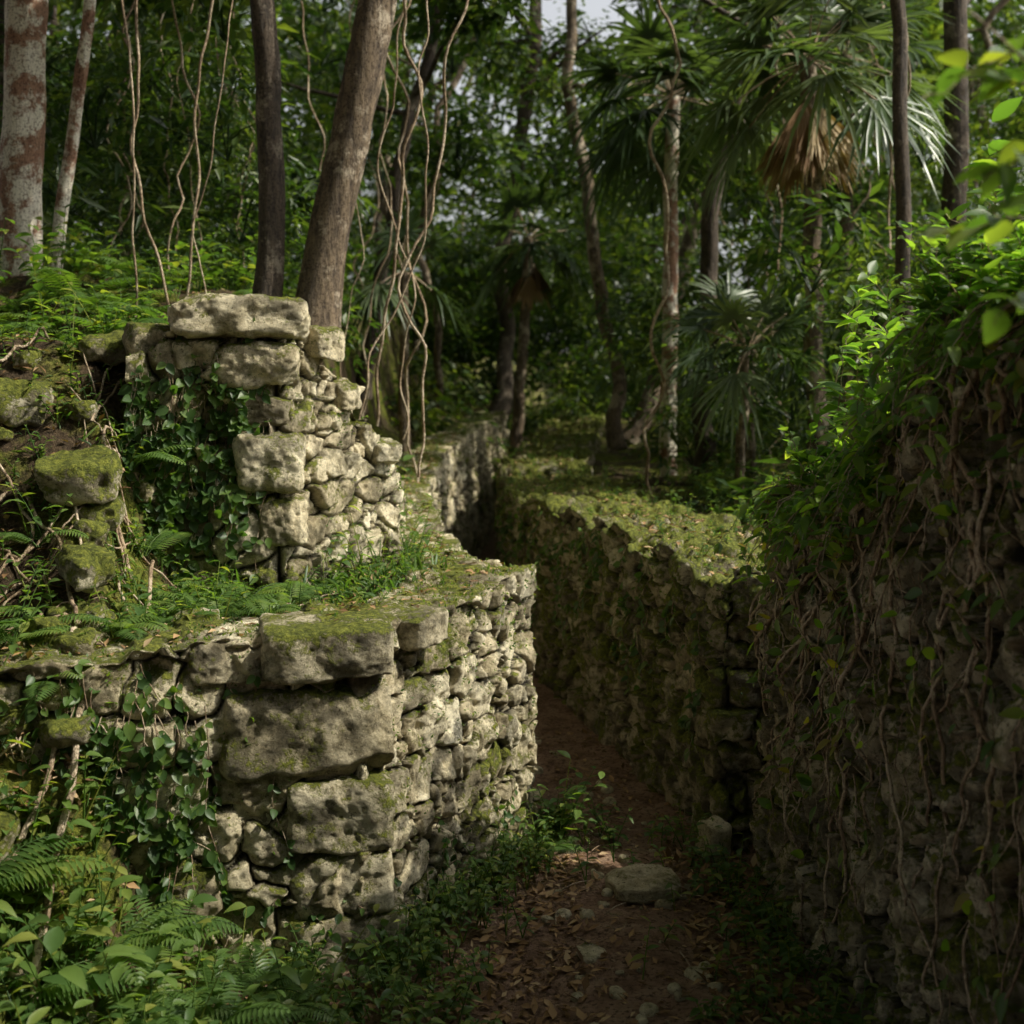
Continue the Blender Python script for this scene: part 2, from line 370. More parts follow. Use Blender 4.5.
def rocks(name,lst,mat,n=13,p=5,rough=.06,cuts=9,cr=(.66,.86)):
    Vs=[];Fs=[];Rr=[];k=0
    for (c,s,rot,sd) in lst:
        W,F=rock_data(s,sd,n,p,rough,cuts,cr)
        rz,rx=rot;cz,sz=math.cos(rz),math.sin(rz);cx,sx=math.cos(rx),math.sin(rx)
        W=W@np.array([[1,0,0],[0,cx,sx],[0,-sx,cx]])
        W=W@np.array([[cz,sz,0],[-sz,cz,0],[0,0,1]])
        Vs.append(W+np.array(c));Fs.append(F+k);k+=len(W);Rr.append(np.full(len(W),.3+.6*hsh(sd,1.,2.)))
    R_=np.concatenate(Rr)
    return obj(name,make_mesh(name,np.concatenate(Vs),np.concatenate(Fs),{'rnd':R_,'edge':np.ones(len(R_))}),mat)
a=.26
rocks('corner_stone_blocks',[((-.73,4.98,1.165),(.5,.42,.21),(a,.03),1),((-.81,4.99,.88),(.64,.42,.33),(a,0),2),((-.69,5.0,.555),(.42,.42,.3),(a,0.02),3),
 ((-.69,5.01,.29),(.4,.4,.24),(a,0),4),((-1.0,4.92,.57),(.15,.3,.24),(a,0),5),((-.44,5.24,1.19),(.24,.3,.13),(1.1,0),6),((-.66,5.0,.07),(.46,.4,.22),(a,0),9),
 ((-1.12,4.88,1.15),(.24,.3,.16),(a,0),7)],M_block,41,10,.055,6,(.78,.94))
rocks('upper_corner_stone_blocks',[((-1.31,6.18,2.49),(.64,.42,.2),(.14,-.07),11),((-1.22,6.2,2.27),(.38,.4,.21),(.1,.03),12),((-1.17,6.19,1.82),(.32,.4,.27),(.2,.05),13),
 ((-1.2,6.23,2.05),(.28,.36,.17),(.1,0),14),((-1.12,6.2,1.52),(.24,.34,.24),(.2,.0),16),((-.98,6.34,2.38),(.2,.26,.18),(1.0,.1),17),((-.9,6.57,2.12),(.2,.24,.16),(1.1,0.1),18),
 ((-1.72,6.15,2.38),(.24,.26,.16),(.4,.1),19),((-1.5,6.1,2.33),(.2,.22,.14),(.1,.1),20),((-.72,6.85,1.82),(.18,.2,.12),(.9,.2),21)],M_stone,33,7,.08,8,(.72,.9))
rocks('path_stone',[((.56,5.5,.03),(.3,.26,.09),(.3,0),30),((.35,4.2,.0),(.14,.2,.06),(.8,0),33),((.92,5.85,.1),(.14,.16,.18),(.4,0),34),((.3,4.9,.0),(.1,.12,.05),(.7,0),35),((.7,4.7,0),(.08,.1,.05),(.7,0),36)],M_pale,17,4,.08)
pb=[]
for k in range(90):
    y=rng.uniform(4,8);xr=np.interp(y,YR,XR);x=xr-.08-rng.random()**.7*.9
    if y>4.8 and x<np.interp(y,YL,XL)+.05: continue
    s=rng.uniform(.012,.045);pb.append(((x,y,float(G(x,y))+s*.1),(s*1.5,s*1.2,s*.8),(rng.uniform(0,6),rng.uniform(-.4,.4)),300+k))
rocks('pebbles',pb,M_pale,6,3,.1,6)
ml=[]
for k in range(100):
    x=rng.uniform(-3.4,-1.3);y=rng.uniform(3.6,7.0)
    if x>-1.6 and y>5.6: continue
    s=rng.uniform(.05,.17);ml.append(((x,y,float(G(x,y))+s*.08),(s*1.4,s*1.1,s*.8),(rng.uniform(0,6),rng.uniform(-.5,.5)),40+k))
ml+=[((-1.9,5.6,1.78),(.34,.3,.2),(.2,.3),201),((-2.3,5.9,2.1),(.34,.3,.2),(.6,.1),202),((-1.95,6.3,2.36),(.34,.3,.14),(.1,.2),203),((-1.75,5.25,1.43),(.22,.22,.16),(.9,.3),204),
     ((-1.85,4.35,.66),(.3,.3,.26),(.4,.3),205),((-1.72,3.95,.15),(.3,.3,.22),(.1,.2),206),((-1.1,3.9,.05),(.26,.26,.16),(.1,.1),207),((-.75,3.95,.02),(.2,.2,.1),(.6,0),208)]
rocks('mossy_rubble_rocks',ml,M_rock,15,4,.1,12)
# ------------------------------------------------------------ plant generators
Z3=np.array([0,0,1.])
def rdir(n): return nrm(rng.normal(size=(n,3)))
def herb(A,S,x,y,z,h=.25,n=12,L=.09,spread=.5,T=T_DET,wr=.42):
    k=max(1,int(n//5))
    for q in range(k):
        az=rng.uniform(0,2*np.pi);le=rng.uniform(.15,spread)
        t=np.linspace(0,1,6)[:,None];hh=h*rng.uniform(.6,1.15)
        P=np.array([x,y,z])+t*np.array([math.cos(az)*le*hh,math.sin(az)*le*hh,hh])+t*t*np.array([math.cos(az),math.sin(az),-.25])*hh*.3*le
        tube(S,P,np.linspace(.0035,.0015,6),4)
        m=7;tt=np.linspace(.3,1,m);B=np.stack([np.interp(tt,t[:,0],P[:,c]) for c in range(3)],1)
        aa=az+np.arange(m)*2.4+rng.uniform(-.4,.4,m)
        D=np.stack([np.cos(aa),np.sin(aa),rng.uniform(-.1,.7,m)],1)
        N=Z3+.35*rdir(m)
        ll=L*rng.uniform(.6,1.2,m)*(1.1-.3*tt);leaves(A,B,D,N,ll,ll*wr*rng.uniform(.8,1.2,m),rng.uniform(.1,.5,m),T)
def fern(A,S,x,y,z,L=.4,n=7,tilt=None,az0=None,arc=2*np.pi):
    for q in range(n):
        az=(az0 if az0 is not None else 0)+rng.uniform(-.5,.5)*arc;l=L*rng.uniform(.65,1.1)
        e0=rng.uniform(.7,1.25);e1=rng.uniform(-.7,-.1);m=20
        t=np.linspace(0,1,m);el=e0+(e1-e0)*t
        dx=np.cumsum(np.cos(el))*l/m;dz=np.cumsum(np.sin(el))*l/m
        P=np.stack([x+dx*math.cos(az),y+dx*math.sin(az),z+dz],1);tube(S,P,np.linspace(.003,.001,m),4)
        T=nrm(np.gradient(P,axis=0));side=nrm(np.cross(T,Z3));N=np.cross(side,T)
        pl=l*.27*np.sin(np.pi*(t*.86+.12))**.8*(t>.12)
        r0=rng.random()
        for sg in (-1,1):
            D=side*sg+T*.45-N*.08
            leaves(A,P,D,N+.12*rdir(m),pl,np.maximum(l*.04,.006)*1.15,.2,T_SIM,np.clip(r0*.7+.3*rng.random(m),0,1))
def fan_leaf(A,S,c,d,N,R0,nseg=26,petiole=.5,dr=.35,span=1.9):
    d=nrm(d);e=c+d*petiole
    e=e-np.array([0,0,.12*petiole]);tube(S,smooth_path([c,c+d*petiole*.5,e],5),.009,4)
    side=nrm(np.cross(d,N)+1e-6);n=np.cross(side,d)
    a=np.linspace(-span,span,nseg)+rng.uniform(-.03,.03,nseg)
    D=np.cos(a)[:,None]*d+np.sin(a)[:,None]*side+.12*np.abs(np.sin(a))[:,None]*n
    leaves(A,np.repeat(e[None],nseg,0),D,np.repeat(n[None],nseg,0)+.15*rdir(nseg),R0*rng.uniform(.8,1.05,nseg)*(1-.12*np.abs(a)/span),R0*.07,rng.uniform(.4,1.4,nseg)*dr,T_LIN,np.full(nseg,rng.random()))
def palm(name,x,y,zb,zc,R0,nl=22,rtrunk=.1,lean=(0,0),dead=0,mat=None):
    A=Acc();S=Acc();D_=Acc()
    P=smooth_path([(x-lean[0],y-lean[1],zb-.2),(x-lean[0]*.4,y,zb+(zc-zb)*.5),(x,y,zc)],30,.03)
    tr=Acc();tube(tr,P,np.linspace(rtrunk*1.15,rtrunk*.85,30)*(1+.05*np.sin(np.arange(30)*2.1)),12)
    o=tr.obj(name,mat or M_barkB)
    c=np.array([x,y,zc])
    for k in range(nl):
        az=k*2.4+rng.uniform(-.3,.3);el=rng.uniform(-.75,1.25)
        d=np.array([math.cos(az)*math.cos(el),math.sin(az)*math.cos(el),math.sin(el)])
        fan_leaf(A,S,c,d,Z3+.35*rdir(1)[0]+.3*d,R0,petiole=R0*rng.uniform(.6,1.1),dr=.45+.3*(el<0))
    for k in range(dead):
        az=k*2.4;d=np.array([math.cos(az)*.45,math.sin(az)*.45,-1.])
        fan_leaf(D_,S,c-np.array([0,0,.1+.25*rng.random()]),d,rdir(1)[0]*.5+np.array([math.cos(az),math.sin(az),.2]),R0*.9,18,.25,.1,.5)
    A.obj('fronds',M_palm,o);S.obj('petioles',M_root,o)
    if dead: D_.obj('dead_frond_skirt',M_dead,o)
    return o
def clump_mesh(i,n,L,T,wr=.45,flat=.6):
    A=Acc();g=np.random.default_rng(i)
    nb=7;cen=nrm(g.normal(size=(nb,3)))*g.uniform(.25,.8,(nb,1))*np.array([1,1,.7])
    w=g.integers(0,nb,n);P=cen[w]+g.normal(size=(n,3))*.19*np.array([1,1,.7])
    D=nrm(P-cen[w]+.6*g.normal(size=(n,3))*.3+np.array([0,0,-.05]));D[:,2]*=flat
    l=L*g.uniform(.55,1.3,n)
    leaves(A,P,D,Z3+.5*g.normal(size=(n,3)),l,l*wr,g.uniform(0,.6,n),T,g.random(n))
    for c in cen:
        tube(A,smooth_path([(0,0,-.5),(c*.5+np.array([0,0,-.1])),c],5),.012,3,0.)
    return A.mesh('leaf_clump_%d'%i)
CN=[clump_mesh(i,n,L,T_SIM,wr) for i,(n,L,wr) in enumerate([(620,.10,.45),(420,.15,.42),(250,.24,.3),(620,.09,.55),(300,.2,.5),(240,.28,.2)])]
CF=[clump_mesh(20+i,420,L,T_CARD) for i,L in enumerate([.11,.13,.15,.18,.12])]
CC=[clump_mesh(40+i,340,.26,T_CARD,.6) for i in range(3)]
for c in CN+CF+CC: c.materials.append(M_forest)
def clump(par,ms,p,s,i=0):
    o=bpy.data.objects.new('leaf_clump',ms[i%len(ms)]);sc.collection.objects.link(o);o.parent=par
    o.location=p;o.scale=(s,s,s*rng.uniform(.7,1.));o.rotation_euler=(rng.uniform(-.4,.4),rng.uniform(-.4,.4),rng.uniform(0,6.28))
EL=R(48);hz=np.array([1.,-.06]);hz/=np.linalg.norm(hz)
SUN=np.array([hz[0]*math.cos(EL),hz[1]*math.cos(EL),math.sin(EL)])
def blocks_sun(p,s):
    for zt,x0,x1,y0,y1 in ((1.2,-3.4,2.2,4.0,9.3),(2.4,-3.6,2.2,4.0,9.3),(5.,1.2,3.3,10.4,14.6)):
        k=(p[2]-zt)/math.tan(EL)
        if k<(0 if zt<3 else .8): continue
        x=p[0]-hz[0]*k;y=p[1]-hz[1]*k
        if x0-s*.95<x<x1+s*.95 and y0-s*.9<y<y1+s*.8: return True
    return False
def hides_palm(c,s):
    # keep the air around the two tall fan palms clear of other crowns
    return 7.5<c[1]<14.8 and .6<c[0]<3.6 and 3.6<c[2]<6.6
def tree(name,pts,r0,r1,mat,crown=None,limbs=0,ms=CN,k=12,wig=.05,cs=.8):
    S=Acc();P=smooth_path(pts,36,wig,1.2);rad=np.linspace(r0,r1,36);rad[:4]*=np.array([1.4,1.2,1.1,1.03]);tube(S,P,rad,k,None,.12)
    o=None;cl=[]
    for q in range(limbs):
        j=rng.integers(14,35);az=rng.uniform(0,6.28);l=rng.uniform(.9,2.4)
        e=P[j]+np.array([math.cos(az)*l,math.sin(az)*l,l*rng.uniform(.2,.9)])
        m_=(P[j]+e)/2+rng.normal(size=3)*.2
        tube(S,smooth_path([P[j],m_,e],12,.04,3),np.linspace(rad[j]*.5,.012,12),6);cl+=[e,m_]
    o=S.obj(name,mat)
    for q,c in enumerate(cl):
        if rng.random()<.8 and not blocks_sun(c,cs) and not hides_palm(c,cs): clump(o,ms,c,cs*rng.uniform(.6,1.2),q+rng.integers(0,6))
    return o
def gz(x,y): return float(G(x,y,False))
tree('pale_bark_tree',[(-3.28,8.5,2.7),(-3.25,8.5,4),(-3.12,8.5,6),(-3.1,8.6,9.5)],.14,.11,M_barkA,limbs=5)
tree('slender_tree',[(-3.0,8.3,2.7),(-2.92,8.3,3.6),(-2.72,8.3,4.6),(-2.6,8.4,8)],.045,.03,M_barkA,limbs=2)
tree('dark_bark_tree',[(-1.54,8,2.5),(-1.5,8,3.6),(-1.56,8,4.6),(-1.6,8,8.5)],.085,.065,M_barkC,limbs=4)
tree('leaning_tree',[(-1.26,8,2.5),(-1.2,8,2.9),(-.98,8,3.8),(-.8,8,4.6),(-.3,8.1,8.5)],.13,.11,M_barkB,limbs=4)
tree('forest_tree',[(1.35,16,1.3),(1.25,16,2.8),(1.0,16,4.5),(.7,16,6.4),(.6,16,9)],.09,.06,M_barkB,limbs=6,wig=.2)
tree('forest_tree',[(2.0,13,1.2),(2.1,13,2.6),(1.9,13,3.8),(2.3,13,4.8),(3.0,13,7)],.1,.07,M_barkC,limbs=1,wig=.2)
tree('forest_tree',[(1.7,18,1.3),(2.5,18,3.6),(2.9,18,5.5),(3.6,18,8)],.12,.08,M_barkB,limbs=6,wig=.2)
tree('forest_tree',[(3.0,9.6,1.1),(2.95,9.6,3),(2.85,9.6,5),(3.0,9.6,8)],.06,.05,M_barkC,limbs=0,wig=.15)
tree('forest_tree',[(4.2,11.5,1.1),(3.9,11.5,3),(4.0,11.5,5),(3.8,11.5,8.5)],.12,.09,M_barkC,limbs=3)
tree('forest_tree',[(-.3,22,1.5),(-.2,22,4),(.3,22,7.5),(.2,22,11)],.14,.1,M_barkC,limbs=6,ms=CF,cs=1.2,wig=.3)
tree('forest_tree',[(-1.6,14,2.0),(-1.4,14,4),(-.9,14,6),(-.2,14,8)],.08,.05,M_barkC,limbs=6,wig=.2)
tree('forest_tree',[(-4.6,11,2.8),(-4.4,11,5),(-4.5,11,9)],.12,.1,M_barkC,limbs=6)
for k in range(44):
    y=rng.uniform(14,42);x=rng.uniform(-.48,.48)*y
    if abs(x-.2)<1.0+.02*y and y<24: continue
    if 0<x<5 and y<17: continue
    z=gz(x,y);h=rng.uniform(7,12);l=rng.uniform(-2,2)
    tree('forest_tree',[(x,y,z-.2),(x+l*.1,y,z+h*.4),(x+l,y,z+h)],rng.uniform(.05,.17),.04,M_barkC if k%2 else M_barkB,limbs=3,ms=CF,k=8,wig=.5,cs=1.2)
palm('fan_palm_tree',1.75,14,1.1,5.3,.8,24,.085,(.05,0),0,M_barkA)
palm('fan_palm_tree',2.55,11,1.1,4.95,.72,24,.08,(-.1,0),16)
palm('fan_palm_tree',.25,19,1.4,4.3,.62,16,.08,(.2,0),6)
palm('fan_palm_tree',3.9,15,1.1,6.0,.9,20,.1)
palm('small_fan_palm',1.95,10.6,1.0,2.45,.48,10,.04,(.1,0))
palm('small_fan_palm',2.3,12.3,1.0,2.6,.55,10,.05)
palm('small_fan_palm',-1.1,13,1.6,3.3,.5,8,.05)
def mass(name,n,f,ms,smin,smax,avoid=True):
    e=bpy.data.objects.new(name,None);sc.collection.objects.link(e);c=0
    for q in range(n*4):
        if c>=n: break
        p=f()
        if p is None or hides_palm(p,1): continue
        s=rng.uniform(smin,smax)
        if avoid and blocks_sun(p,s) and rng.random()>.03: continue
        clump(e,ms,p,s,q);c+=1
    return e
def f_right():
    y=rng.uniform(8.5,17);x=rng.uniform(max(2.0-.05*(y-8),1.6),.46*y+1)
    return (x,y,gz(x,y)+rng.uniform(0,1.)**1.8*3.8)
def f_left():
    y=rng.uniform(9,16);x=-rng.uniform(1.2+.05*y,.46*y+1);return (x,y,gz(x,y)+rng.uniform(0,1)**1.4*4.5)
def f_mid():
    y=rng.uniform(16,27);x=rng.uniform(-.45*y,.45*y)
    if abs(x-.4)<1.3 and y<21: return None
    return (x,y,gz(x,y)+rng.uniform(0,1)**1.3*6)
def f_core():
    y=rng.uniform(21,29);x=rng.uniform(-3,3.5);return (x,y,gz(x,y)+rng.uniform(0,4.2))
def f_far():
    y=rng.uniform(27,44);x=rng.uniform(-.46*y,.46*y);z=gz(x,y)+rng.uniform(0,1)**1.1*13
    if z>7.6+.04*y and -3.5<x<3. and rng.random()<.9: return None
    return (x,y,z)
def f_can():
    x,y=rng.uniform(-9,18),rng.uniform(9,28)
    return (x,y,rng.uniform(9.5+.25*max(0,y-12),13.5+.25*max(0,y-12)))
def f_over():
    x,y=rng.uniform(-15,13),rng.uniform(-13,11)
    z=rng.uniform(8,13)
    if y>4 and z<2.6+.34*y+2.5: return None
    return (x,y,z)
def f_behind():
    a_=rng.uniform(math.pi*.95,math.pi*2.05);r_=rng.uniform(9,14)
    return (math.cos(a_)*r_,math.sin(a_)*r_-.5,rng.uniform(1,9))
mass('understory_foliage',125,f_right,CN,.45,.9)
mass('understory_foliage',130,f_left,CN,.5,.95)
mass('forest_foliage',120,f_mid,CF,.9,1.6)
mass('forest_foliage',50,f_core,CF,.9,1.5)
mass('distant_forest_foliage',240,f_far,CF,1.5,2.8)
mass('unseen_shade_canopy',70,f_can,CF,1.6,2.6)  # canopy above the frame, added to darken the background forest
mass('unseen_shade_canopy',80,f_over,CC,2.2,3.2)  # unseen leaf clumps added overhead to block sky light
mass('unseen_shade_foliage',50,f_behind,CC,2.4,3.4)  # foliage added out of view behind the camera to cut ambient light
# ------------------------------------------------------------ lianas
S=Acc()
def lia(p,r,w=.05): tube(S,smooth_path(p,80,w,2.4),r,6)
lia([(-2.05,7.5,2.5),(-2.2,7.5,3.5),(-2.15,7.5,4.6),(-2.2,7.6,8)],.009,.08)
lia([(-2.2,7.4,2.5),(-2.15,7.4,3.5),(-2.3,7.4,4.6),(-2.1,7.5,8)],.007,.06)
lia([(-2.0,7.8,2.7),(-1.95,7.8,3.8),(-1.75,7.8,5),(-1.8,7.9,8)],.009,.08)
lia([(-.9,8.0,1.9),(-.72,8,3.),(-.65,8,3.7),(-.6,8,5),(-.9,8,8)],.010,.12)
lia([(-.55,7.6,1.6),(-.65,7.6,2.4),(-.45,7.6,3.2),(-.3,7.6,3.9),(-.35,7.6,7)],.009,.15)
lia([(-.8,7.2,1.8),(-.75,7.2,2.6),(-.6,7.2,2.8),(-.45,7.2,3.4),(-.5,7.3,6)],.006,.12)
lia([(-.72,8.0,1.8),(-.6,8.0,2.9),(-.78,8,3.6),(-.7,8,5)],.006,.15)
lia([(-1.85,7.6,2.6),(-1.8,7.6,3.6),(-1.7,7.6,4.6),(-1.8,7.7,7)],.005,.12)
for k in range(9):
    x=rng.uniform(-3.1,-.5);y=rng.uniform(8.6,11);lia([(x,y,gz(x,y)),(x+rng.uniform(-.2,.2),y,3.8),(x+rng.uniform(-.3,.3),y,5),(x,y,9)],rng.uniform(.004,.010),.18)
for k in range(14):
    y=rng.uniform(10,18);x=rng.uniform(.1,.4)*y*(1 if k%3 else -1);lia([(x,y,gz(x,y)),(x+.2,y,4),(x-.1,y,9)],rng.uniform(.006,.014),.25)
S.obj('hanging_lianas',M_root)
# ------------------------------------------------------------ roots
S=Acc()
def groot(pts,r,n=50,lift=.02):
    Q=smooth_path([(a,b,0) for a,b in pts],n,.06,4);Q[:,2]=G(Q[:,0],Q[:,1])+lift+.03*np.abs(vnoise(Q*5));tube(S,Q,np.linspace(r,r*.6,n),7,None,.2)
groot([(-1.5,3.9),(-1.58,4.3),(-1.5,4.8),(-1.48,5.2),(-1.62,5.7)],.015,lift=.09)
groot([(-1.75,4.1),(-1.6,4.5),(-1.75,5.1),(-2.1,5.6)],.012,lift=.07)
groot([(-2.0,4.6),(-1.6,4.9),(-1.3,5.1),(-1.0,5.4)],.01)
groot([(-2.4,5.4),(-1.9,5.7),(-1.7,6.1)],.012);groot([(-1.9,5.0),(-1.5,5.15),(-1.1,5.15)],.012)
for k in range(30):
    x=rng.uniform(-2.6,-1.2);y=rng.uniform(4,6);groot([(x,y),(x+rng.uniform(-.3,.3),y+.3),(x+rng.uniform(-.5,.5),y+.6)],rng.uniform(.003,.01),30,.04)
S.obj('surface_roots',M_root)
def walk(Q,N,nf,i0,j0,j1,drift=.5,lift=.012,r=.006,A=None,n=60,back=False):
    nu=Q.shape[0];js=np.linspace(j0,j1,n).astype(int)
    ii=i0+np.cumsum(rng.normal(size=n))*drift*3
    K=np.ones(7)/7;ii=np.convolve(np.pad(ii,3,mode='edge'),K,'valid');ii=np.clip(ii,1,nu-2).astype(int)
    P=Q[ii,js]+N[ii,js]*(lift+.012*rng.random((n,1)))
    P=np.stack([np.convolve(np.pad(P[:,c],2,mode='edge'),np.ones(5)/5,'valid') for c in range(3)],1)+N[ii,js]*.006
    if A is not None: tube(A,P,np.linspace(r,r*.5,n),6,None,.15)
    return P,N[ii,js]
S=Acc();VL=Acc()
for k in range(115):
    i0=int(len(uR)*(.3+.65*rng.random()**1.4)) ;j0=nfR-2+rng.integers(0,12);j1=int(nfR*(1-rng.random()**1.5*.9))
    j1=min(j1,nfR-20)
    P,Nn=walk(QR,NR,nfR,i0,j0,j1,rng.uniform(.6,2.2),.014,rng.choice([.002,.003,.0045,.008,.012],p=[.38,.3,.18,.1,.04]),S,70)
    m=rng.integers(4,26);q=(rng.random(m)**1.3*68).astype(int)
    L=rng.uniform(.03,.085,m);leaves(VL,P[q],Nn[q]*.6+rdir(m)*.7-Z3*.2,Nn[q]+.6*Z3+.3*rdir(m),L,L*.5,.2,T_DET)
for k in range(36):
    i0=int(len(uR)*(.3+.6*rng.random()));P,Nn=walk(QR,NR,nfR,i0,int(nfR*.95),int(nfR*rng.uniform(.02,.5)),rng.uniform(.6,1.6),.012,rng.choice([.003,.005,.009]),S,70)
S.obj('wall_hanging_roots',M_root)
VL.obj('wall_creeper_leaves',M_vine)
A=Acc();S=Acc()
def vine_arc(p,d,l,n,L,A,S,grav=.9,T=T_DET,wr=.42):
    m=14;t=np.linspace(0,1,m)[:,None]
    P=p+d*l*t+np.array([0,0,-grav*l])*t*t+.03*l*rng.normal(size=(m,3))*t
    tube(S,P,np.linspace(.0035,.0012,m),4)
    tt=np.sort(rng.uniform(.1,1,n));B=np.stack([np.interp(tt,t[:,0],P[:,c]) for c in range(3)],1)
    Tn=nrm(P[-1]-P[0])[None]
    sd=nrm(np.cross(Tn,Z3))*np.where(np.arange(n)%2,1,-1)[:,None]
    D=sd+Tn*.5+.45*rdir(n)+np.array([0,0,.1]);ll=L*rng.uniform(.55,1.2,n)
    leaves(A,B,D,Z3+.5*rdir(n)+np.array([.1,-.2,0]),ll,ll*wr,rng.uniform(0,.5,n),T)
for k in range(200):
    i=rng.integers(int(.36*len(uR)),int(.88*len(uR)))
    j=nfR+rng.integers(-6,30);p=QR[i,min(j,QR.shape[1]-1)]
    d=nrm(np.array([rng.uniform(-.6,.7),rng.uniform(-.8,.6),rng.uniform(.5,1.7)]))
    vine_arc(p,d,rng.uniform(.12,.45),rng.integers(7,14),rng.uniform(.06,.12),A,S,rng.uniform(.0,.7))
for k in range(50):
    i=rng.integers(int(.45*len(uR)),int(.88*len(uR)));p=QR[i,nfR-4]
    vine_arc(p,nrm(np.array([-.6,rng.uniform(-.6,.3),.3])),rng.uniform(.15,.4),12,rng.uniform(.05,.09),A,S,1.3)
for k in range(90):
    i=rng.integers(int(.56*len(uR)),int(.88*len(uR)));p=QR[i,nfR+10]+np.array([rng.uniform(.0,.5),0,rng.uniform(0,.4)])
    vine_arc(p,nrm(np.array([rng.uniform(-.6,.8),rng.uniform(-.8,.4),1.4])),rng.uniform(.25,.65),12,.11,A,S,.3)
A.obj('wall_top_vine_plant',M_vine);S.obj('wall_top_vine_stems',M_root)
A=Acc();S=Acc()
for (p,d,l) in [((.98,2.3,2.72),(-.8,.1,.25),.3),((.95,2.2,2.62),(-.6,0,-.1),.22),((1.0,2.4,2.5),(-.7,.2,.1),.3),((1.0,2.1,2.5),(-.5,0,.2),.22),((1.02,2.35,2.4),(-.6,.1,-.2),.22),((.98,2.35,2.8),(-.6,.1,.1),.25)]:
    vine_arc(np.array(p),np.array(d,float),l,8,.12,A,S,.25)
tube(S,smooth_path([(1.7,2.6,1.9),(1.3,2.4,2.4),(1.0,2.3,2.7),(.8,2.25,2.85)],20,.02),np.linspace(.006,.002,20),6)
A.obj('overhanging_branch_leaves',M_herb);S.obj('overhanging_branch',M_root)
A=Acc();S=Acc()
def ivy(Q,N,nf,ia,ib,n,ja,jb,L,A,S):
    for k in range(n):
        i0=rng.integers(ia,ib);P,Nn=walk(Q,N,nf,i0,int(nf*rng.uniform(*ja)),int(nf*rng.uniform(*jb)),.8,.01,.0025,S,40)
        m=rng.integers(14,30);q=rng.integers(0,40,m);l=L*rng.uniform(.6,1.2,m)
        leaves(A,P[q],rdir(m)*.8-Z3*.5+Nn[q]*.3,Nn[q]+.35*Z3+.3*rdir(m),l,l*.7,.15,T_DET)
nu2=len(uL2);ivy(QL2,NL2,nfL2,int(.01*nu2),int(.21*nu2),46,(.7,1.),(.05,.5),.058,A,S)
nu1=len(uL1);k1=9.66/uL1[-1]
ivy(QL1,NL1,nfL1,int(.02*nu1*k1),int(.11*nu1*k1),40,(.8,1.),(.05,.6),.055,A,S)
ivy(QL1,NL1,nfL1,int(.08*nu1*k1),int(.13*nu1*k1),12,(.5,.9),(.05,.4),.05,A,S)
ivy(QL1,NL1,nfL1,int(.12*nu1*k1),int(.16*nu1*k1),4,(.8,1.),(.3,.8),.04,A,S)
ivy(QL1,NL1,nfL1,int(.13*nu1*k1),int(.34*nu1*k1),22,(.05,.4),(.02,.1),.035,A,S)
nuM=len(uM);ivy(QM,NM,nfM,int(.02*nuM),int(.25*nuM),40,(.85,1.),(.3,.8),.05,A,S)
A.obj('climbing_ivy',M_herb);S.obj('climbing_ivy_stems',M_root)
# ------------------------------------------------------------ undergrowth
A=Acc();S=Acc()
def scatter(n,xr,yr,h,L,zoff=0,nn=(6,16),f=None):
    for k in range(n):
        x=rng.uniform(*xr);y=rng.uniform(*yr)
        if f and not f(x,y): continue
        s=rng.uniform(.5,1.3);herb(A,S,x,y,gz(x,y)+zoff-.01,h*s,rng.integers(*nn),L*s,wr=rng.uniform(.3,.55))
scatter(150,(-2.0,-.62),(3.6,4.7),.32,.08,f=lambda x,y:y<4.75+.267*(x+.54)-.06)
scatter(34,(-1.9,-1.1),(3.8,4.8),.42,.1)
scatter(80,(-.85,-.1),(4.0,4.7),.16,.055)
for k in range(110):
    y=rng.uniform(4.6,6.3);x=np.interp(y,[4.6,4.85,6.26],[-.5,-.46,.2])+rng.exponential(.08);herb(A,S,x,y,0,.18*rng.uniform(.5,1.3),10,.055)
for k in range(120):
    y=rng.uniform(4.0,6.1);x=np.interp(y,YR,XR)-.06-rng.exponential(.1);herb(A,S,x,y,0,.17*rng.uniform(.5,1.3),9,.06)
scatter(44,(.6,1.0),(3.9,4.5),.12,.055)
herb(A,S,.22,6.05,0,.35,25,.1);herb(A,S,.2,6.2,0,.3,20,.1)
def on_ledge(x,y): return G(x,y,False)>1.0
scatter(120,(-1.7,-.1),(5.15,6.6),.16,.055,f=lambda x,y:on_ledge(x,y) and x<np.interp(y,YL,XL)-.28)
scatter(170,(-1.2,0),(6.3,8.2),.3,.06,f=lambda x,y:on_ledge(x,y) and G(x,y,False)<1.9)
scatter(210,(-3.2,-1.3),(4.3,6.6),.18,.06)
scatter(200,(-4.2,-.8),(6.4,9.5),.38,.11,nn=(8,20))
scatter(60,(-1.6,-.9),(6.5,7.6),.3,.08)
scatter(230,(-.05,2.6),(6.1,13),.15,.05,zoff=.12,f=lambda x,y:np.interp(y,YR,XR)+.4<x)
scatter(120,(1.6,4.5),(7,12),.4,.12)
A.obj('undergrowth_plants',M_herb);S.obj('undergrowth_stems',M_herb)
A=Acc();S=Acc()
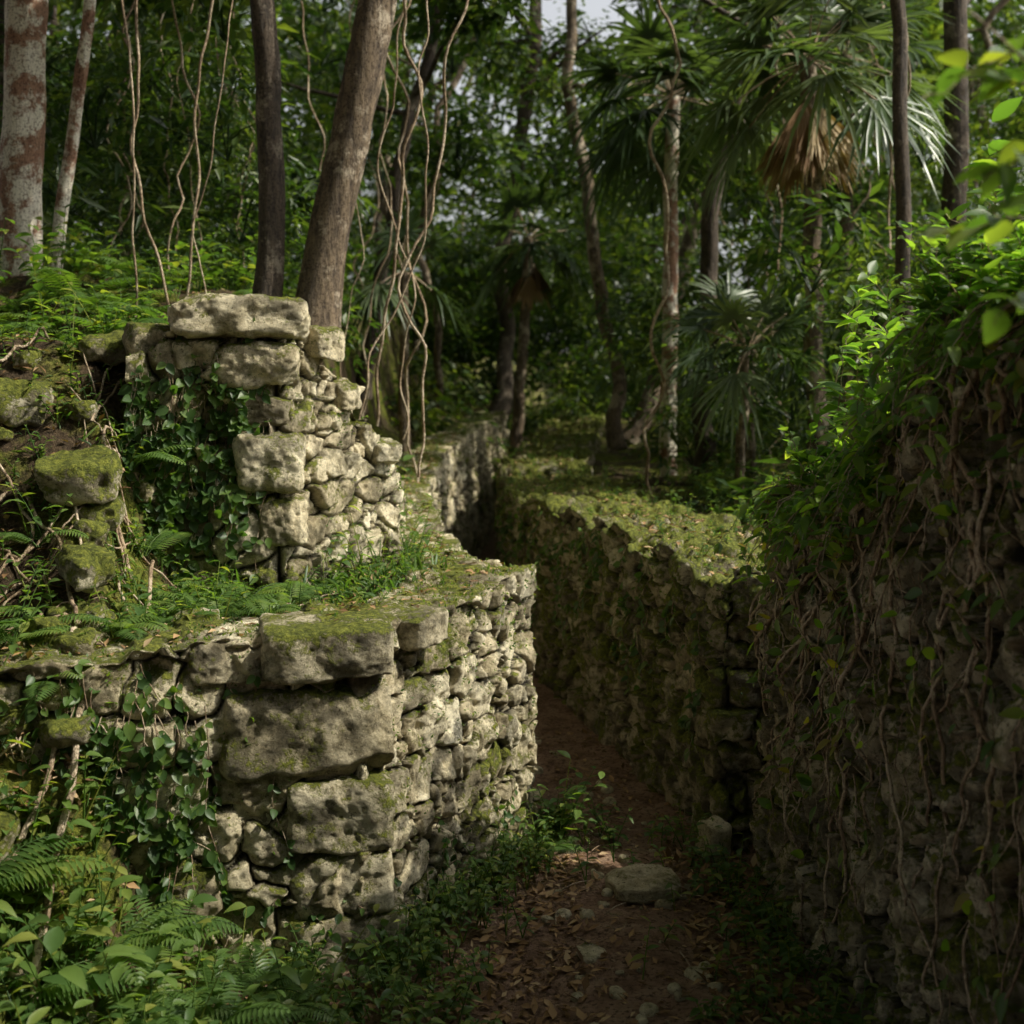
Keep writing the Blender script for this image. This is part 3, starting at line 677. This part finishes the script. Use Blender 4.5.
for (x,y,L,n) in [(-1.15,4.05,.4,9),(-1.75,4.2,.4,8),(-.85,4.3,.28,6),(-1.45,5.35,.34,9),(-1.3,5.55,.32,8),(-1.55,5.1,.3,7),(-1.65,5.75,.3,7),(-2.0,5.4,.3,6),(-1.05,5.5,.25,7),
    (-1.9,7.2,.5,10),(-1.6,7.4,.45,9),(-2.4,7.5,.5,9),(-2.8,7.2,.45,8),(-1.7,4.7,.3,7),(-1.0,6.0,.2,6),(-.3,7.6,.3,8),(-.45,4.6,.2,6),(.15,5.95,.25,6),(-.5,7.3,.35,8),(-1.4,3.8,.3,7),(-.35,6.9,.3,8),(-1.1,7.5,.4,8),
    (-1.35,4.3,.4,9),(-.95,3.95,.34,8),(-1.55,4.0,.42,9),(-1.25,5.3,.3,8),(-1.2,5.7,.32,9),(-1.0,5.75,.28,8),(-.75,4.2,.24,7),(-1.75,5.9,.3,8),(-2.1,5.0,.35,8),(-1.9,4.9,.3,7),(-1.25,4.45,.34,8),(-1.0,4.3,.3,8),
    (-1.5,5.75,.3,8),(-1.35,5.85,.26,7),(-2.2,6.5,.35,8),(-1.75,6.6,.35,8)]:
    fern(A,S,x,y,gz(x,y)+(.12 if y<4.5 else 0),L,n)
for k in range(26):
    x=rng.uniform(-4,-1.2);y=rng.uniform(6.8,9.5);fern(A,S,x,y,gz(x,y),rng.uniform(.3,.55),7)
A.obj('fern_fronds',M_fern);S.obj('fern_stems',M_fern)
A=Acc()
def grass(n,xr,yr,L,f=None):
    x=rng.uniform(*xr,n);y=rng.uniform(*yr,n);z=G(x,y,False)
    k=np.ones(n,bool) if f is None else f(x,y,z)
    x,y,z=x[k],y[k],z[k];m=len(x);P=np.stack([x,y,z],1)
    D=rdir(m);D[:,2]=np.abs(D[:,2])+.6;l=L*rng.uniform(.4,1.2,m);leaves(A,P,D,rdir(m)+Z3*.3,l,l*.07,rng.uniform(.2,1,m),T_LIN)
grass(4200,(-1.3,.1),(6.0,8.),.22,lambda x,y,z:(z>.9)&(z<1.95))
grass(1500,(-1.2,0),(5.1,6.6),.08,lambda x,y,z:z>.9)
grass(1500,(-3,-1.4),(5,7),.13)
grass(2500,(.2,2.4),(6.2,12),.13,lambda x,y,z:z>1.0)
A.obj('grass_blades',M_herb)
A=Acc()
def litter(n,xr,yr,f=None,L=.055):
    x=rng.uniform(*xr,n);y=rng.uniform(*yr,n);z=G(x,y)+.012
    k=np.ones(n,bool) if f is None else f(x,y,z)
    x,y,z=x[k],y[k],z[k];m=len(x);D=rdir(m);D[:,2]*=.25;l=L*rng.uniform(.4,1.25,m)
    leaves(A,np.stack([x,y,z],1),D,Z3+.35*rdir(m),l,l*rng.uniform(.3,.6,m),rng.uniform(-.3,.3,m),T_SIM)
litter(1600,(-.4,1.2),(3.6,8),L=.048);litter(900,(.7,1.1),(4,6));litter(800,(-.3,.3),(4,6))
litter(2600,(-2.6,-.1),(4.4,7),lambda x,y,z:z>.5);litter(1500,(-2.2,-.4),(3.5,4.7));litter(2500,(-4,3),(6,11),lambda x,y,z:z>.9)
for (Q,N,nf,n) in ((QL1,NL1,nfL1,800),(QM,NM,nfM,2600),(QL2,NL2,nfL2,150)):
    ii=rng.integers(2,int(Q.shape[0]*.7),n);jj=rng.integers(nf+2,nf+int((Q.shape[1]-nf)*.6),n);D=rdir(n);D[:,2]*=.2;l=.05*rng.uniform(.5,1.2,n)
    leaves(A,Q[ii,jj]+Z3*.008,D,Z3+.3*rdir(n),l,l*.5,.1,T_SIM)
A.obj('leaf_litter',M_dead)
A=Acc();S=Acc()
for (Q,nf,n,hi) in ((QM,nfM,260,.75),(QL1,nfL1,80,.9)):
    for q in range(n):
        ii=rng.integers(2,int(Q.shape[0]*hi));jj=rng.integers(nf+2,nf+int((Q.shape[1]-nf)*.65));p=Q[ii,jj]
        if Q is QL1 and p[1]<7: continue
        herb(A,S,p[0],p[1],p[2]-.01,rng.uniform(.04,.13),6,.038)
A.obj('wall_top_plants',M_herb);S.obj('wall_top_plant_stems',M_herb)
A=Acc()
for (Q,N,nf,n,lo,hi) in ((QL1,NL1,nfL1,9000,.0,.3),(QM,NM,nfM,12000,.0,.75),(QL2,NL2,nfL2,3500,0,1),(QR,NR,nfR,8000,.3,1)):
    nu=Q.shape[0];ii=rng.integers(int(lo*nu)+1,int(hi*nu)-1,n);jj=np.clip((nf+rng.normal(size=n)*nf*.35).astype(int)+nf//8,4,Q.shape[1]-2)
    P=Q[ii,jj];k=fbm(P*3.5,3)>.0;P=P[k];n_=N[ii,jj][k];m=len(P);l=rng.uniform(.008,.022,m)
    leaves(A,P,n_*.8+.7*rdir(m)+Z3*.2,rdir(m),l,l*.5,0,T_CARD)
A.obj('moss_tufts',M_herb)
S=Acc()
for k in range(90):
    x=rng.uniform(-2,1.);y=rng.uniform(3.8,6.8);a_=rng.uniform(0,6.28);l=rng.uniform(.06,.2);t=np.linspace(0,l,8)
    X_=x+t*math.cos(a_);Y_=y+t*math.sin(a_)+.02*np.sin(t*20);tube(S,np.stack([X_,Y_,G(X_,Y_,False)+.02+.01*rng.random()],1),rng.uniform(.001,.003),5)
S.obj('fallen_twigs',M_root)
# ------------------------------------------------------------ light
w=bpy.data.worlds.new('World');sc.world=w;w.use_nodes=True;nt=w.node_tree;bg=nt.nodes['Background']
sky=nt.nodes.new('ShaderNodeTexSky');sky.sky_type='NISHITA';sky.sun_disc=False;sky.sun_elevation=EL;sky.sun_rotation=math.atan2(hz[0],hz[1]);sky.dust_density=5.;sky.air_density=1.
hs=nt.nodes.new('ShaderNodeHueSaturation');hs.inputs['Saturation'].default_value=.2;hs.inputs['Value'].default_value=1.4
nt.links.new(sky.outputs[0],hs.inputs['Color']);nt.links.new(hs.outputs[0],bg.inputs[0]);bg.inputs[1].default_value=.15
sd=bpy.data.lights.new('sun','SUN');sd.energy=5;sd.angle=R(.5);sd.color=(1,.94,.78)
so=bpy.data.objects.new('sun',sd);sc.collection.objects.link(so);so.rotation_euler=Vector((-SUN).tolist()).to_track_quat('-Z','Y').to_euler()
cd=bpy.data.cameras.new('camera');co=bpy.data.objects.new('camera',cd);sc.collection.objects.link(co);sc.camera=co
co.location=(0,0,2.2);co.rotation_euler=(R(90),0,0);cd.lens=45;cd.sensor_width=36;cd.shift_y=-132/1024;cd.clip_end=1500;cd.clip_start=.05
cd.dof.use_dof=True;cd.dof.focus_distance=5.3;cd.dof.aperture_fstop=2.4
sc.view_settings.view_transform='Standard';sc.view_settings.look='None';sc.view_settings.exposure=0
# any leaf clump that still shades the sunlit terrace or the tall palms is pruned
bpy.context.view_layer.update();dg=bpy.context.evaluated_depsgraph_get()
pts=[]
for q in range(120):
    x=rng.uniform(-2.6,0.1);y=rng.uniform(4.9,7.4);pts.append((x,y,max(gz(x,y)+.25,1.3)))
for q in range(16): pts.append((1.75+rng.uniform(-.7,.7),14,5.3+rng.uniform(-.4,.6)));pts.append((2.55+rng.uniform(-.7,.7),11,4.95+rng.uniform(-.4,.6)))
for p_ in pts:
    for t_ in range(6):
        hit,loc,_,_,ob,_=sc.ray_cast(dg,Vector(p_),Vector(SUN.tolist()))
        if hit and ob.name.startswith('leaf_clump'):
            bpy.data.objects.remove(ob);bpy.context.view_layer.update();dg=bpy.context.evaluated_depsgraph_get()
        else: break
